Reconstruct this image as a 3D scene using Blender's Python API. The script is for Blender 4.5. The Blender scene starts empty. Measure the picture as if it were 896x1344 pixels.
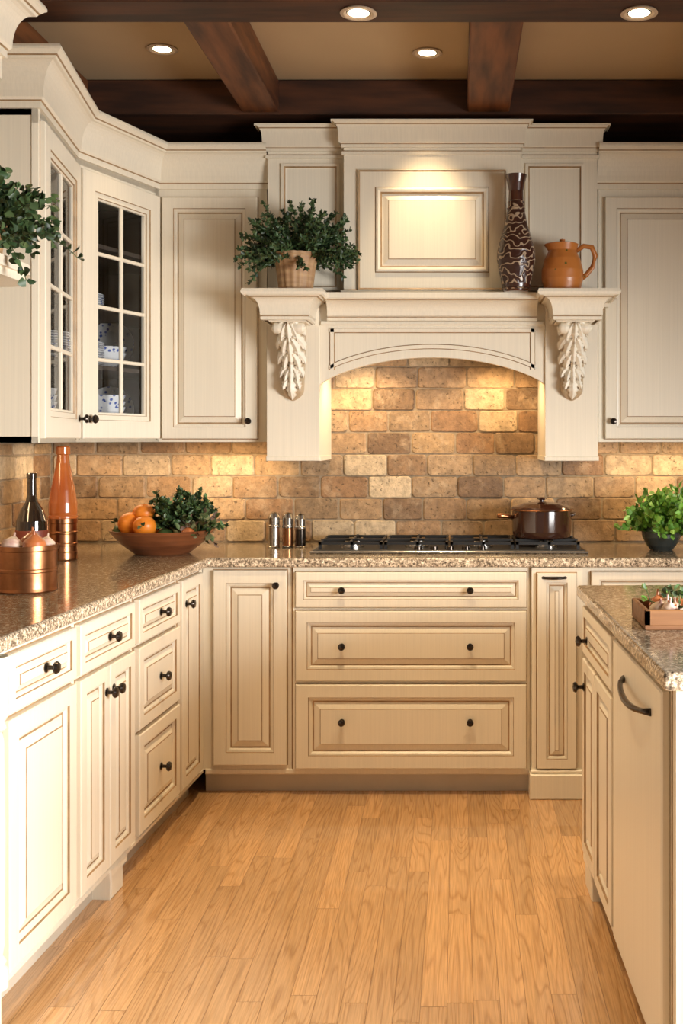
import bpy, math, random
from mathutils import Vector, Matrix, noise
R = random.Random(7)
scene = bpy.context.scene

# ---------------------------------------------------------------- materials
def nmat(name):
    m = bpy.data.materials.new(name); m.use_nodes = True
    nt = m.node_tree
    return m, nt, nt.nodes, nt.links, nt.nodes['Principled BSDF']

def simple(name, col, rough=0.5, metal=0.0, coat=0.0, var=0.0, scale=20, bump=0.0, vec=(1,1,1), col2=None, emis=None, es=0):
    m, nt, N, L, P = nmat(name)
    P.inputs['Base Color'].default_value = (*col, 1)
    P.inputs['Roughness'].default_value = rough
    P.inputs['Metallic'].default_value = metal
    P.inputs['Coat Weight'].default_value = coat
    P.inputs['Coat Roughness'].default_value = 0.08
    tc = N.new('ShaderNodeTexCoord'); mp = N.new('ShaderNodeMapping')
    mp.inputs['Scale'].default_value = vec
    L.new(tc.outputs['Object'], mp.inputs[0])
    nz = N.new('ShaderNodeTexNoise'); nz.inputs['Scale'].default_value = scale; nz.inputs['Detail'].default_value = 5
    L.new(mp.outputs[0], nz.inputs['Vector'])
    c2 = col2 if col2 else tuple(c*(1-var) for c in col)
    if var > 0 or col2:
        r = N.new('ShaderNodeValToRGB')
        r.color_ramp.elements[0].position = .35; r.color_ramp.elements[1].position = .65
        r.color_ramp.elements[0].color = (*c2, 1); r.color_ramp.elements[1].color = (*col, 1)
        L.new(nz.outputs[0], r.inputs[0]); L.new(r.outputs[0], P.inputs['Base Color'])
    if bump > 0:
        b = N.new('ShaderNodeBump'); b.inputs['Strength'].default_value = bump; b.inputs['Distance'].default_value = .004
        L.new(nz.outputs[0], b.inputs['Height']); L.new(b.outputs[0], P.inputs['Normal'])
    if emis:
        P.inputs['Emission Color'].default_value = (*emis, 1); P.inputs['Emission Strength'].default_value = es
    return m

CREAM = simple('cream_paint', (.83,.75,.605), .34, var=.055, scale=1.6, vec=(110,110,1.2), bump=.03)
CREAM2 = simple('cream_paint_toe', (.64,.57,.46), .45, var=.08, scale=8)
GLAZE = simple('tan_glaze', (.42,.265,.13), .5, var=.35, scale=18)
KNOB = simple('oil_rubbed_bronze', (.05,.04,.033), .2, metal=.85)
BLACK = simple('cast_iron', (.018,.018,.019), .35)
STEEL = simple('stainless_steel', (.50,.48,.45), .2, metal=1.0)
COPPER = simple('copper', (.46,.20,.09), .28, metal=1.0, var=.2, scale=30, bump=.12)
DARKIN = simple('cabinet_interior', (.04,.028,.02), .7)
BEAM = simple('stained_beam_wood', (.20,.068,.020), .55, col2=(.055,.017,.006), scale=2.2, vec=(9,1.2,9), bump=.25)
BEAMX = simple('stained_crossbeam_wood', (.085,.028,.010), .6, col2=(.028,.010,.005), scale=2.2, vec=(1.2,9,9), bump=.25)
CEILM = simple('tan_plaster', (.53,.38,.22), .9, var=.05, scale=3)
WALLM = simple('wall_plaster', (.50,.42,.31), .9, var=.05, scale=3)
GROUT = simple('grout', (.34,.26,.17), .95, var=.25, scale=60, bump=.3)
BOWLM = simple('wooden_bowl_wood', (.26,.085,.03), .3, col2=(.15,.045,.016), scale=6, vec=(1,1,8), coat=.4)
TRAYM = simple('tray_wood', (.28,.13,.05), .45, col2=(.18,.075,.03), scale=4, vec=(1,12,12))
ORANGE = simple('orange_peel', (.80,.24,.02), .4, var=.12, scale=30, bump=.3)
ONION = simple('onion_skin', (.50,.16,.05), .3, col2=(.30,.08,.03), scale=12, vec=(1,1,.3), coat=.3)
GARLIC = simple('garlic_skin', (.74,.62,.46), .5, col2=(.5,.3,.25), scale=30)
POTM = simple('enamel_pot_brown', (.038,.014,.008), .14, coat=.6)
TERRA = simple('glazed_terracotta', (.48,.14,.03), .2, col2=(.31,.07,.015), scale=5, coat=.6)
BOTTLEG = simple('dark_wine_glass', (.015,.009,.006), .06, coat=1.0)
LABEL = simple('bottle_label', (.16,.03,.015), .5)
SOIL = simple('soil', (.03,.02,.012), .95)
WICK = simple('ribbed_clay', (.48,.30,.15), .6, col2=(.36,.20,.10), scale=10, vec=(1,1,6))
POTG = simple('pewter_planter', (.10,.11,.10), .25, metal=.6)
TRIM = simple('light_trim', (.55,.42,.30), .35)
LAMPE = simple('lamp_glow', (1,.9,.7), .5, emis=(1,.80,.50), es=12)
STEM = simple('stem_green', (.06,.11,.03), .6)

def attrmat(name, rough, noisev=0.0, scale=30):
    m, nt, N, L, P = nmat(name)
    a = N.new('ShaderNodeAttribute'); a.attribute_name = 'Col'
    P.inputs['Roughness'].default_value = rough
    tc = N.new('ShaderNodeTexCoord')
    nz = N.new('ShaderNodeTexNoise'); nz.inputs['Scale'].default_value = scale; nz.inputs['Detail'].default_value = 6
    L.new(tc.outputs['Object'], nz.inputs['Vector'])
    if noisev > 0:
        mr = N.new('ShaderNodeMapRange'); mr.inputs['From Min'].default_value = .3; mr.inputs['From Max'].default_value = .7
        mr.inputs['To Min'].default_value = 1-noisev; mr.inputs['To Max'].default_value = 1+noisev*.6
        L.new(nz.outputs[0], mr.inputs[0])
        mx = N.new('ShaderNodeVectorMath'); mx.operation = 'MULTIPLY'
        L.new(a.outputs['Color'], mx.inputs[0]); L.new(mr.outputs[0], mx.inputs[1])
        L.new(mx.outputs[0], P.inputs['Base Color'])
    else:
        L.new(a.outputs['Color'], P.inputs['Base Color'])
    return m
LEAF = attrmat('leaf', .45, .15)
CARVE = attrmat('carved_cream', .42)

def travertine():
    m, nt, N, L, P = nmat('tumbled_travertine')
    a = N.new('ShaderNodeAttribute'); a.attribute_name = 'Col'
    tc = N.new('ShaderNodeTexCoord')
    def ns(scale, detail, rough=.6, dist=0):
        n = N.new('ShaderNodeTexNoise'); n.inputs['Scale'].default_value=scale; n.inputs['Detail'].default_value=detail
        n.inputs['Roughness'].default_value=rough; n.inputs['Distortion'].default_value=dist
        L.new(tc.outputs['Object'], n.inputs['Vector']); return n
    def rng(src, a0,a1,b0,b1):
        r = N.new('ShaderNodeMapRange'); r.inputs['From Min'].default_value=a0; r.inputs['From Max'].default_value=a1
        r.inputs['To Min'].default_value=b0; r.inputs['To Max'].default_value=b1; L.new(src, r.inputs[0]); return r
    n1 = ns(13,7,.65,.6); n2 = ns(75,4,.6); n3 = ns(30,8,.7)
    mixc = N.new('ShaderNodeMix'); mixc.data_type='RGBA'; mixc.inputs[7].default_value=(.58,.44,.28,1)
    r1 = rng(n1.outputs[0], .52,.74,0,.55); L.new(r1.outputs[0], mixc.inputs[0]); L.new(a.outputs['Color'], mixc.inputs[6])
    r3 = rng(n3.outputs[0], .30,.62,.55,1.10)
    v1 = N.new('ShaderNodeVectorMath'); v1.operation='MULTIPLY'; L.new(mixc.outputs[2], v1.inputs[0]); L.new(r3.outputs[0], v1.inputs[1])
    r2 = rng(n2.outputs[0], .30,.40,.40,1.0)
    v2 = N.new('ShaderNodeVectorMath'); v2.operation='MULTIPLY'; L.new(v1.outputs[0], v2.inputs[0]); L.new(r2.outputs[0], v2.inputs[1])
    L.new(v2.outputs[0], P.inputs['Base Color'])
    ad = N.new('ShaderNodeMath'); ad.operation='ADD'; L.new(r3.outputs[0], ad.inputs[0]); L.new(r2.outputs[0], ad.inputs[1])
    b = N.new('ShaderNodeBump'); b.inputs['Strength'].default_value=.75; b.inputs['Distance'].default_value=.004
    L.new(ad.outputs[0], b.inputs['Height']); L.new(b.outputs[0], P.inputs['Normal'])
    P.inputs['Roughness'].default_value=.5
    return m
TILE = travertine()

def granite():
    m, nt, N, L, P = nmat('granite')
    tc = N.new('ShaderNodeTexCoord')
    def ramp(src, stops):
        r = N.new('ShaderNodeValToRGB'); cr = r.color_ramp
        while len(cr.elements) < len(stops): cr.elements.new(.5)
        for e, (p, c) in zip(cr.elements, stops): e.position = p; e.color = (*c, 1)
        L.new(src, r.inputs[0]); return r
    n1 = N.new('ShaderNodeTexNoise'); n1.inputs['Scale'].default_value = 100; n1.inputs['Detail'].default_value = 8; n1.inputs['Roughness'].default_value = .8
    L.new(tc.outputs['Object'], n1.inputs['Vector'])
    r1 = ramp(n1.outputs[0], [(.37,(.025,.02,.015)),(.46,(.14,.105,.072)),(.53,(.32,.255,.18)),(.64,(.60,.54,.44))])
    v = N.new('ShaderNodeTexVoronoi'); v.inputs['Scale'].default_value = 210
    L.new(tc.outputs['Object'], v.inputs['Vector'])
    r2 = ramp(v.outputs['Color'], [(.0,(.02,.015,.012)),(.24,(.12,.09,.06)),(.32,(1,1,1)),(1,(1,1,1))])
    mx = N.new('ShaderNodeMix'); mx.data_type = 'RGBA'; mx.blend_type = 'MULTIPLY'; mx.inputs[0].default_value = .6
    L.new(r1.outputs[0], mx.inputs[6]); L.new(r2.outputs[0], mx.inputs[7])
    # honed (lighter) edge: side faces are unpolished stone
    geo = N.new('ShaderNodeNewGeometry'); sp = N.new('ShaderNodeSeparateXYZ'); L.new(geo.outputs['True Normal'], sp.inputs[0])
    mr = N.new('ShaderNodeMapRange'); mr.inputs['From Min'].default_value=.35; mr.inputs['From Max'].default_value=.9; mr.inputs['To Min'].default_value=2.0; mr.inputs['To Max'].default_value=1.0
    L.new(sp.outputs[2], mr.inputs[0])
    vm = N.new('ShaderNodeVectorMath'); vm.operation='MULTIPLY'; L.new(mx.outputs[2], vm.inputs[0]); L.new(mr.outputs[0], vm.inputs[1])
    L.new(vm.outputs[0], P.inputs['Base Color'])
    P.inputs['Roughness'].default_value = .13
    return m
GRAN = granite()

def oak():
    m, nt, N, L, P = nmat('oak_planks')
    a = N.new('ShaderNodeAttribute'); a.attribute_name = 'Col'
    sep = N.new('ShaderNodeSeparateColor'); L.new(a.outputs['Color'], sep.inputs[0])
    tc = N.new('ShaderNodeTexCoord')
    cmb = N.new('ShaderNodeCombineXYZ')
    mu = N.new('ShaderNodeMath'); mu.operation = 'MULTIPLY'; mu.inputs[1].default_value = 37
    L.new(sep.outputs[1], mu.inputs[0]); L.new(mu.outputs[0], cmb.inputs[0]); L.new(mu.outputs[0], cmb.inputs[1]); L.new(mu.outputs[0], cmb.inputs[2])
    ad = N.new('ShaderNodeVectorMath'); L.new(tc.outputs['Object'], ad.inputs[0]); L.new(cmb.outputs[0], ad.inputs[1])
    mp = N.new('ShaderNodeMapping'); mp.inputs['Scale'].default_value = (1, .07, 1); L.new(ad.outputs[0], mp.inputs[0])
    w = N.new('ShaderNodeTexNoise'); w.inputs['Scale'].default_value = 10; w.inputs['Detail'].default_value = 1.5; w.inputs['Distortion'].default_value = .3
    L.new(mp.outputs[0], w.inputs['Vector'])
    rg = N.new('ShaderNodeMath'); rg.operation = 'MULTIPLY'; rg.inputs[1].default_value = 20; L.new(w.outputs[0], rg.inputs[0])
    fr = N.new('ShaderNodeMath'); fr.operation = 'PINGPONG'; fr.inputs[1].default_value = .5; L.new(rg.outputs[0], fr.inputs[0])
    g = N.new('ShaderNodeTexNoise'); g.inputs['Scale'].default_value = 260; g.inputs['Detail'].default_value = 4
    mp2 = N.new('ShaderNodeMapping'); mp2.inputs['Scale'].default_value = (1, .03, 1); L.new(ad.outputs[0], mp2.inputs[0]); L.new(mp2.outputs[0], g.inputs['Vector'])
    r = N.new('ShaderNodeValToRGB'); cr = r.color_ramp
    cr.elements[0].position = 0; cr.elements[0].color = (.50,.265,.105,1)
    cr.elements[1].position = .20; cr.elements[1].color = (.64,.37,.165,1)
    L.new(fr.outputs[0], r.inputs[0])
    mr = N.new('ShaderNodeMapRange'); mr.inputs['From Min'].default_value=.35; mr.inputs['From Max'].default_value=.65; mr.inputs['To Min'].default_value=.80; mr.inputs['To Max'].default_value=1.08
    L.new(g.outputs[0], mr.inputs[0])
    t = N.new('ShaderNodeMapRange'); t.inputs['To Min'].default_value=.84; t.inputs['To Max'].default_value=1.12; L.new(sep.outputs[0], t.inputs[0])
    m1 = N.new('ShaderNodeMath'); m1.operation='MULTIPLY'; L.new(mr.outputs[0], m1.inputs[0]); L.new(t.outputs[0], m1.inputs[1])
    vm = N.new('ShaderNodeVectorMath'); vm.operation='MULTIPLY'; L.new(r.outputs[0], vm.inputs[0]); L.new(m1.outputs[0], vm.inputs[1])
    L.new(vm.outputs[0], P.inputs['Base Color'])
    P.inputs['Roughness'].default_value = .22
    P.inputs['Coat Weight'].default_value = 1.0; P.inputs['Coat Roughness'].default_value = .09
    return m
OAK = oak()
OAKGAP = simple('oak_seam', (.18,.08,.03), .7)

def glassmat():
    m = bpy.data.materials.new('cabinet_glass'); m.use_nodes = True
    nt = m.node_tree; N = nt.nodes; L = nt.links; N.remove(N['Principled BSDF'])
    tr = N.new('ShaderNodeBsdfTransparent'); gl = N.new('ShaderNodeBsdfGlossy'); gl.inputs['Roughness'].default_value = .03
    mx = N.new('ShaderNodeMixShader'); fr = N.new('ShaderNodeFresnel'); fr.inputs[0].default_value = 1.45
    L.new(fr.outputs[0], mx.inputs[0]); L.new(tr.outputs[0], mx.inputs[1]); L.new(gl.outputs[0], mx.inputs[2])
    L.new(mx.outputs[0], N['Material Output'].inputs[0]); return m
GLASS = glassmat()

def pattern(name, c1, c2, scale, thr, rough=.3, kind='wave', soft=.05, dist=12):
    m, nt, N, L, P = nmat(name)
    tc = N.new('ShaderNodeTexCoord')
    if kind == 'wave':
        w = N.new('ShaderNodeTexWave'); w.wave_type = 'RINGS'; w.inputs['Scale'].default_value = scale; w.inputs['Distortion'].default_value = dist; w.inputs['Detail'].default_value = 1; w.inputs['Detail Scale'].default_value = 2.0
        out = w.outputs['Fac']
    else:
        w = N.new('ShaderNodeTexVoronoi'); w.inputs['Scale'].default_value = scale; out = w.outputs['Distance']
    L.new(tc.outputs['Object'], w.inputs['Vector'])
    r = N.new('ShaderNodeValToRGB'); r.color_ramp.elements[0].position = thr-soft; r.color_ramp.elements[1].position = thr+soft
    r.color_ramp.elements[0].color = (*c1,1); r.color_ramp.elements[1].color = (*c2,1)
    L.new(out, r.inputs[0]); L.new(r.outputs[0], P.inputs['Base Color']); P.inputs['Roughness'].default_value = rough
    b = N.new('ShaderNodeBump'); b.inputs['Strength'].default_value=.4; b.inputs['Distance'].default_value=.003
    L.new(out, b.inputs['Height']); L.new(b.outputs[0], P.inputs['Normal'])
    return m
VASEM = pattern('carved_vase_glaze', (.045,.016,.010), (.40,.29,.19), 12, .87, .28, soft=.04)
VASEN = simple('vase_neck_glaze', (.075,.024,.012), .25, col2=(.035,.012,.008), scale=14, coat=.4)
CHINA = pattern('blue_white_china', (.05,.10,.35), (.70,.72,.74), 45, .3, .15, 'v')
PITCH = pattern('painted_pitcher', (.08,.09,.02), (.46,.16,.035), 24, .12, .3, 'v', soft=.03)

# ---------------------------------------------------------------- mesh builder
Zv = Vector((0,0,1))
def frame(o, ex):
    ex = Vector((ex[0],ex[1],ex[2] if len(ex)>2 else 0)).normalized(); n = ex.cross(Zv)
    return Matrix(((ex.x,Zv.x,n.x,o[0]),(ex.y,Zv.y,n.y,o[1]),(ex.z,Zv.z,n.z,o[2]),(0,0,0,1)))
I4 = Matrix.Identity(4)

class MB:
    def __init__(s): s.v=[]; s.f=[]; s.m=[]; s.sm=[]; s.c=[]; s.mats=[]
    def mi(s, mat):
        if mat not in s.mats: s.mats.append(mat)
        return s.mats.index(mat)
    def add(s, M, pts, faces, mat, smooth=False, col=(1,1,1)):
        b = len(s.v); s.v += [M @ Vector(p) for p in pts]
        k = s.mi(mat)
        for i, f in enumerate(faces):
            s.f.append([b+q for q in f]); s.m.append(k); s.sm.append(smooth)
            s.c.append(col[i] if isinstance(col, list) else col)
    def box(s, M, a0,a1,b0,b1,c0,c1, mat, col=(1,1,1)):
        p=[(a0,b0,c0),(a1,b0,c0),(a1,b1,c0),(a0,b1,c0),(a0,b0,c1),(a1,b0,c1),(a1,b1,c1),(a0,b1,c1)]
        s.add(M,p,[(0,3,2,1),(4,5,6,7),(0,1,5,4),(1,2,6,5),(2,3,7,6),(3,0,4,7)],mat,False,col)
    def wbox(s, x0,x1,y0,y1,z0,z1, mat): s.box(I4,x0,x1,y0,y1,z0,z1,mat)
    def bbox(s, M, a0,a1,b0,b1,c0,c1, bv, mat):
        def ring(i,c): return [(a0+i,b0+i,c),(a1-i,b0+i,c),(a1-i,b1-i,c),(a0+i,b1-i,c)]
        p = ring(bv,c0)+ring(0,c0+bv)+ring(0,c1-bv)+ring(bv,c1)
        f=[(0,3,2,1),(12,13,14,15)]
        for k in range(3):
            for j in range(4):
                f.append((k*4+j,k*4+(j+1)%4,(k+1)*4+(j+1)%4,(k+1)*4+j))
        s.add(M,p,f,mat)
    def prism(s, pts, z0, z1, mat):
        n=len(pts); p=[(x,y,z0) for x,y in pts]+[(x,y,z1) for x,y in pts]
        f=[tuple(range(n-1,-1,-1)),tuple(range(n,2*n))]+[(i,(i+1)%n,(i+1)%n+n,i+n) for i in range(n)]
        s.add(I4,p,f,mat)
    def panel(s, M, u0,u1,w0,w1,d0, prof, fill, cols=None):
        for i in range(len(prof)-1):
            (a,da,_),(b,db,m)=prof[i],prof[i+1]
            p=[(u0+a,w0+a,d0+da),(u1-a,w0+a,d0+da),(u1-a,w1-a,d0+da),(u0+a,w1-a,d0+da),
               (u0+b,w0+b,d0+db),(u1-b,w0+b,d0+db),(u1-b,w1-b,d0+db),(u0+b,w1-b,d0+db)]
            s.add(M,p,[(0,1,5,4),(1,2,6,5),(2,3,7,6),(3,0,4,7)],m)
        a,da,_=prof[-1]
        s.add(M,[(u0+a,w0+a,d0+da),(u1-a,w0+a,d0+da),(u1-a,w1-a,d0+da),(u0+a,w1-a,d0+da)],[(0,1,2,3)],fill)
    def lathe(s, M, prof, seg, mat, smooth=True, mats=None, rmod=None):
        n=len(prof); p=[]
        for (r,h) in prof:
            for k in range(seg):
                a=2*math.pi*k/seg; rr=r*(rmod(a,h) if rmod else 1)
                p.append((rr*math.cos(a),rr*math.sin(a),h))
        for i in range(n-1):
            mm = mats[i] if mats else mat
            s.add(M,p[i*seg:(i+2)*seg],[(k,(k+1)%seg,seg+(k+1)%seg,seg+k) for k in range(seg)],mm,smooth)
    def tube(s, pts, rad, mat, seg=8):
        pts=[Vector(p) for p in pts]; n=len(pts); ring=[]
        ref=Vector((.13,.2,.97))
        for i,p in enumerate(pts):
            t=(pts[min(i+1,n-1)]-pts[max(i-1,0)]).normalized()
            r_=rad[i] if isinstance(rad,(list,tuple)) else rad
            a=t.cross(ref)
            if a.length<.05: a=t.cross(Vector((1,0,0)))
            a.normalize(); b=t.cross(a)
            ring += [tuple(p+a*r_*math.cos(2*math.pi*k/seg)+b*r_*math.sin(2*math.pi*k/seg)) for k in range(seg)]
        f=[(i*seg+k,i*seg+(k+1)%seg,(i+1)*seg+(k+1)%seg,(i+1)*seg+k) for i in range(n-1) for k in range(seg)]
        f += [tuple(range(seg-1,-1,-1)), tuple((n-1)*seg+k for k in range(seg))]
        s.add(I4,ring,f,mat,True)
    def sweep(s, path, z0, prof, closed=False):
        P=[Vector((x,y)) for x,y in path]; n=len(P); off=[]
        for i in range(n):
            dirs=[]
            if i>0 or closed: dirs.append((P[i]-P[i-1]).normalized())
            if i<n-1 or closed: dirs.append((P[(i+1)%n]-P[i]).normalized())
            ns=[Vector((d.y,-d.x)) for d in dirs]
            if len(ns)==1: off.append(ns[0])
            else:
                m=(ns[0]+ns[1]).normalized(); off.append(m/max(.3,m.dot(ns[0])))
        segs=n if closed else n-1
        for i in range(segs):
            j=(i+1)%n
            for k in range(len(prof)-1):
                o1,h1,_=prof[k]; o2,h2,mt=prof[k+1]
                q=[P[i]+off[i]*o1, P[j]+off[j]*o1, P[j]+off[j]*o2, P[i]+off[i]*o2]
                s.add(I4,[(q[0].x,q[0].y,z0+h1),(q[1].x,q[1].y,z0+h1),(q[2].x,q[2].y,z0+h2),(q[3].x,q[3].y,z0+h2)],[(0,1,2,3)],mt)
    def finish(s, name, parent=None, bevel=0):
        me=bpy.data.meshes.new(name)
        me.from_pydata([tuple(v) for v in s.v],[],s.f)
        for m in s.mats: me.materials.append(m)
        me.polygons.foreach_set('material_index', s.m)
        me.polygons.foreach_set('use_smooth', s.sm)
        ca=me.color_attributes.new('Col','FLOAT_COLOR','CORNER')
        flat=[]
        for f,c in zip(s.f,s.c):
            for _ in f: flat += [c[0],c[1],c[2],1.0]
        ca.data.foreach_set('color', flat)
        me.update()
        ob=bpy.data.objects.new(name,me); scene.collection.objects.link(ob)
        if parent: ob.parent=parent
        if bevel:
            b=ob.modifiers.new('bevel','BEVEL'); b.width=bevel; b.segments=3; b.limit_method='ANGLE'; b.angle_limit=math.radians(50)
        return ob

C=CREAM; G=GLAZE
def door(mb, M, u0,u1,w0,w1, k=1.0, surround=True, d0=0.0):
    if surround:
        mb.box(M,u0-.0035,u1+.0035,w0-.0035,w1+.0035,d0-.002,d0+.0015,G)
    prof=[(0,0,C),(0,.017,C),(.003,.020,C),(.050*k,.020,C),(.052*k,.014,G),(.060*k,.013,C),(.066*k,.007,C),(.072*k,.0065,G),(.096*k,.016,C),(.099*k,.0185,G)]
    mb.panel(M,u0,u1,w0,w1,d0,prof,C)

def knob(mb, M, u, w, d=.02, s=1.0):
    K = M @ Matrix.Translation((u,w,d))
    mb.lathe(K,[(0,0),(.011*s,0),(.011*s,.002),(.005*s,.005),(.0045*s,.014*s),(.0125*s,.019*s),(.0140*s,.023*s),(.011*s,.028*s),(.0,.030*s)],18,KNOB)

def barpull(mb, M, u0, u1, w, d=.02, r=.006, out=.03, drop=0.0):
    pts=[]; n=14
    for i in range(n+1):
        t=i/n; dd=d+out*math.sin(math.pi*t)**.45 if 0<t<1 else d
        pts.append(M @ Vector((u0+(u1-u0)*t, w-drop*math.sin(math.pi*t), dd)))
    mb.tube(pts, [r*(1.5 if i in (0,n) else 1.0+.3*math.sin(math.pi*i/n)) for i in range(n+1)], KNOB, 10)

def crown_prof(h, p, top=True):
    pr=[(0,0,C),(.010,0,C),(.010,.022*h/.18,C),(.014,.026*h/.18,G),(.020,.034*h/.18,C)]
    for i in range(1,9):
        t=i/8; a=t*math.pi/2
        pr.append((.020+(p-.042)*(1-math.cos(a)), .034*h/.18+(h*.60)*math.sin(a), C))
    z=pr[-1][1]
    pr += [(p-.018,z+.006,C),(p-.014,z+.010,G),(p-.006,z+.018,C),(p,z+.022,C),(p,h-.008,C),(p-.004,h,C),(0,h,C)]
    return pr

# ---------------------------------------------------------------- room shell
XL=-1.84; YB=4.83; XR=2.6
mb=MB()
x=XL-.1; pw=.066
while x < XR:
    y=-1.2 - R.random()*1.0
    while y < YB:
        ln=R.choice([.5,.7,.9,1.1,1.4]); y1=min(y+ln,YB)
        mb.add(I4,[(x+.0005,y+.0006,0),(x+pw-.0005,y+.0006,0),(x+pw-.0005,y1-.0006,0),(x+.0005,y1-.0006,0)],[(0,1,2,3)],OAK,False,(R.random(),R.random(),R.random()))
        y=y1
        if y>=YB: break
    x+=pw
mb.wbox(XL-.1,XR,-2.3,YB+.1,-.06,-.0015,OAKGAP)
mb.finish('floor')

mb=MB(); mb.wbox(XL-.1,XR,YB+.012,YB+.12,0,2.95,WALLM); mb.finish('wall_back')
mb=MB(); mb.wbox(XL-.12,XL-.012,-.6,YB+.12,0,2.95,WALLM); mb.finish('wall_left')
mb=MB(); mb.wbox(XR,XR+.1,2.7,YB+.12,0,2.95,WALLM); mb.finish('wall_right')
mb=MB(); mb.wbox(XL-.12,XR+.1,-1.6,YB+.12,2.895,2.97,CEILM); mb.finish('ceiling')

BZ=2.75
for (y0,y1) in [(4.39,YB),(3.26,3.43),(2.0,2.17),(.75,.92)]:
    mb=MB(); mb.bbox(I4,XL-.01,XR,y0,y1,BZ,2.893,.006,BEAMX); mb.finish('ceiling_crossbeam')
for (a,b) in [(-.885,-.735),(.041,.214),(.97,1.13),(-1.84,-1.52),(1.9,2.06)]:
    for (y0,y1) in [(3.431,4.389),(2.171,3.259)]:
        mb=MB(); mb.bbox(I4,a,b,y0,y1,BZ+.006,2.893,.006,BEAM); mb.finish('ceiling_beam')

# ---------------------------------------------------------------- backsplash
pal=[(.38,.235,.12),(.46,.305,.165),(.30,.18,.088),(.50,.365,.22),(.22,.13,.064),(.42,.265,.135),(.52,.40,.255),(.36,.23,.125),(.18,.105,.052),(.44,.28,.135),(.31,.20,.105),(.28,.155,.072)]
def tiles(mb, M, u0,u1,w0,w1, skip=None):
    row=0; w=w0; th=.099
    while w < w1-.01:
        wt=min(w+th,w1)
        u=u0-(.1 if row%2 else 0)
        while u<u1:
            ln=.198+R.uniform(-.022,.022); a=max(u,u0); b=min(u+ln,u1)
            if b-a>.02 and not (skip and skip(a,b,w,wt)):
                g=.0028; j=lambda: R.uniform(-.002,.002)
                q=[(a+g+j(),w+g+j()),(b-g+j(),w+g+j()),(b-g+j(),wt-g+j()),(a+g+j(),wt-g+j())]
                c=R.choice(pal); f=R.uniform(.85,1.18); c=tuple(v*f for v in c)
                cx=sum(p[0] for p in q)/4; cy=sum(p[1] for p in q)/4; h=R.uniform(.006,.013)
                out=[]
                for i in range(4):
                    p=Vector(q[i]); pp=Vector(q[i-1]); pn=Vector(q[(i+1)%4]); r=.006+R.random()*.009
                    r=min(r,(pp-p).length*.4,(pn-p).length*.4)
                    A=p+(pp-p).normalized()*r; B=p+(pn-p).normalized()*r
                    out += [A,(A+B+p)/3, B]
                cen=Vector((cx,cy)); n=len(out)
                ins=[o+(cen-o).normalized()*.006 for o in out]
                pts=[(o.x,o.y,0) for o in out]+[(o.x,o.y,h-.004) for o in out]+[(o.x,o.y,h) for o in ins]
                fs=[(i,(i+1)%n,n+(i+1)%n,n+i) for i in range(n)]+[(n+i,n+(i+1)%n,2*n+(i+1)%n,2*n+i) for i in range(n)]+[tuple(2*n+i for i in range(n))]
                mb.add(M,pts,fs,TILE,False,c)
            u+=ln
        w+=th; row+=1
CT=.945
mb=MB()
MBk=frame((0,YB,0),(1,0,0))
mb.box(MBk,XL+.004,XR,CT+.001,1.9,-.010,.004,GROUT)
tiles(mb,MBk,XL+.012,XR-.02,CT+.003,1.84, skip=lambda a,b,w,wt: w>1.46 and (b<-.75 or a>.55))
mb.finish('backsplash_back')
mb=MB()
ML=frame((XL,0,0),(0,1,0))
mb.box(ML,1.6,YB-.006,CT+.001,1.395,-.010,.004,GROUT)
tiles(mb,ML,1.6,YB-.014,CT+.003,1.395)
mb.finish('backsplash_left')

# ---------------------------------------------------------------- back base cabinets
YF=4.235
M=frame((0,YF,0),(1,0,0))
mb=MB()
mb.box(M,-1.010,XR-.7,.10,.905,-.57,0,C)
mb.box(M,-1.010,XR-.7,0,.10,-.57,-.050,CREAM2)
mb.bbox(M,-1.0,.30,.082,.104,-.05,.006,.004,C)
door(mb,M,-.965,-.675,.122,.893)
knob(mb,M,-.715,.835)
mb.box(M,-.650,.285,.10,.905,0,.012,C)
for (a,b,k) in [(.748,.887,.62),(.458,.734,.9),(.112,.444,1.0)]:
    door(mb,M,-.638,.272,a,b,k,d0=.012)
    zc=(a+b)/2
    if k==1.0: zc=.298
    for u in (-.455,.050): knob(mb,M,u,zc,.031)
mb.box(M,-.657,-.651,.10,.905,0,.003,G)
mb.box(M,.293,.490,.10,.905,0,.030,C)
door(mb,M,.313,.468,.118,.885,.72,d0=.030)
barpull(mb,M,.335,.425,.868,.045,.005,.018)
mb.bbox(M,.284,.497,0,.098,-.05,.060,.004,C)
mb.bbox(M,.288,.493,.098,.112,-.01,.048,.004,C)
for (a,b) in [(.53,1.0),(1.02,1.5),(1.52,1.88)]:
    door(mb,M,a,b,.748,.887,.6); door(mb,M,a,b,.122,.734,.95)
    knob(mb,M,(a+b)/2,.818); knob(mb,M,a+.04,.66)
mb.finish('base_cabinet')

# ---------------------------------------------------------------- left base cabinets
L0=Vector((-1.012,4.233,0)); Ld=Vector((.053,1,0))
M=frame(L0,Ld)
mb=MB()
u_=-.018
mb.box(M,-2.37,0,.10,.905,-.70,0,C)
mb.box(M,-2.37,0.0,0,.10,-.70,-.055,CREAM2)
mb.bbox(M,-2.37,-.0,.088,.104,-.05,.005,.003,C)
M=M @ Matrix.Translation((u_,0,0))
def kn(u,w): knob(mb,M,u,w,.02,1.2)
door(mb,M,-.295,-.035,.118,.890,.8); kn(-.252,.80)
for a,b,k in [(.745,.888,.6),(.462,.730,.8),(.120,.447,.85)]:
    door(mb,M,-.745,-.325,a,b,k); kn(-.535,(a+b)/2)
mb.box(M,-.763,-.759,.10,.905,0,.002,G); mb.box(M,-.311,-.307,.10,.905,0,.002,G)
door(mb,M,-1.215,-.785,.745,.888,.6); kn(-1.0,.817)
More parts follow.
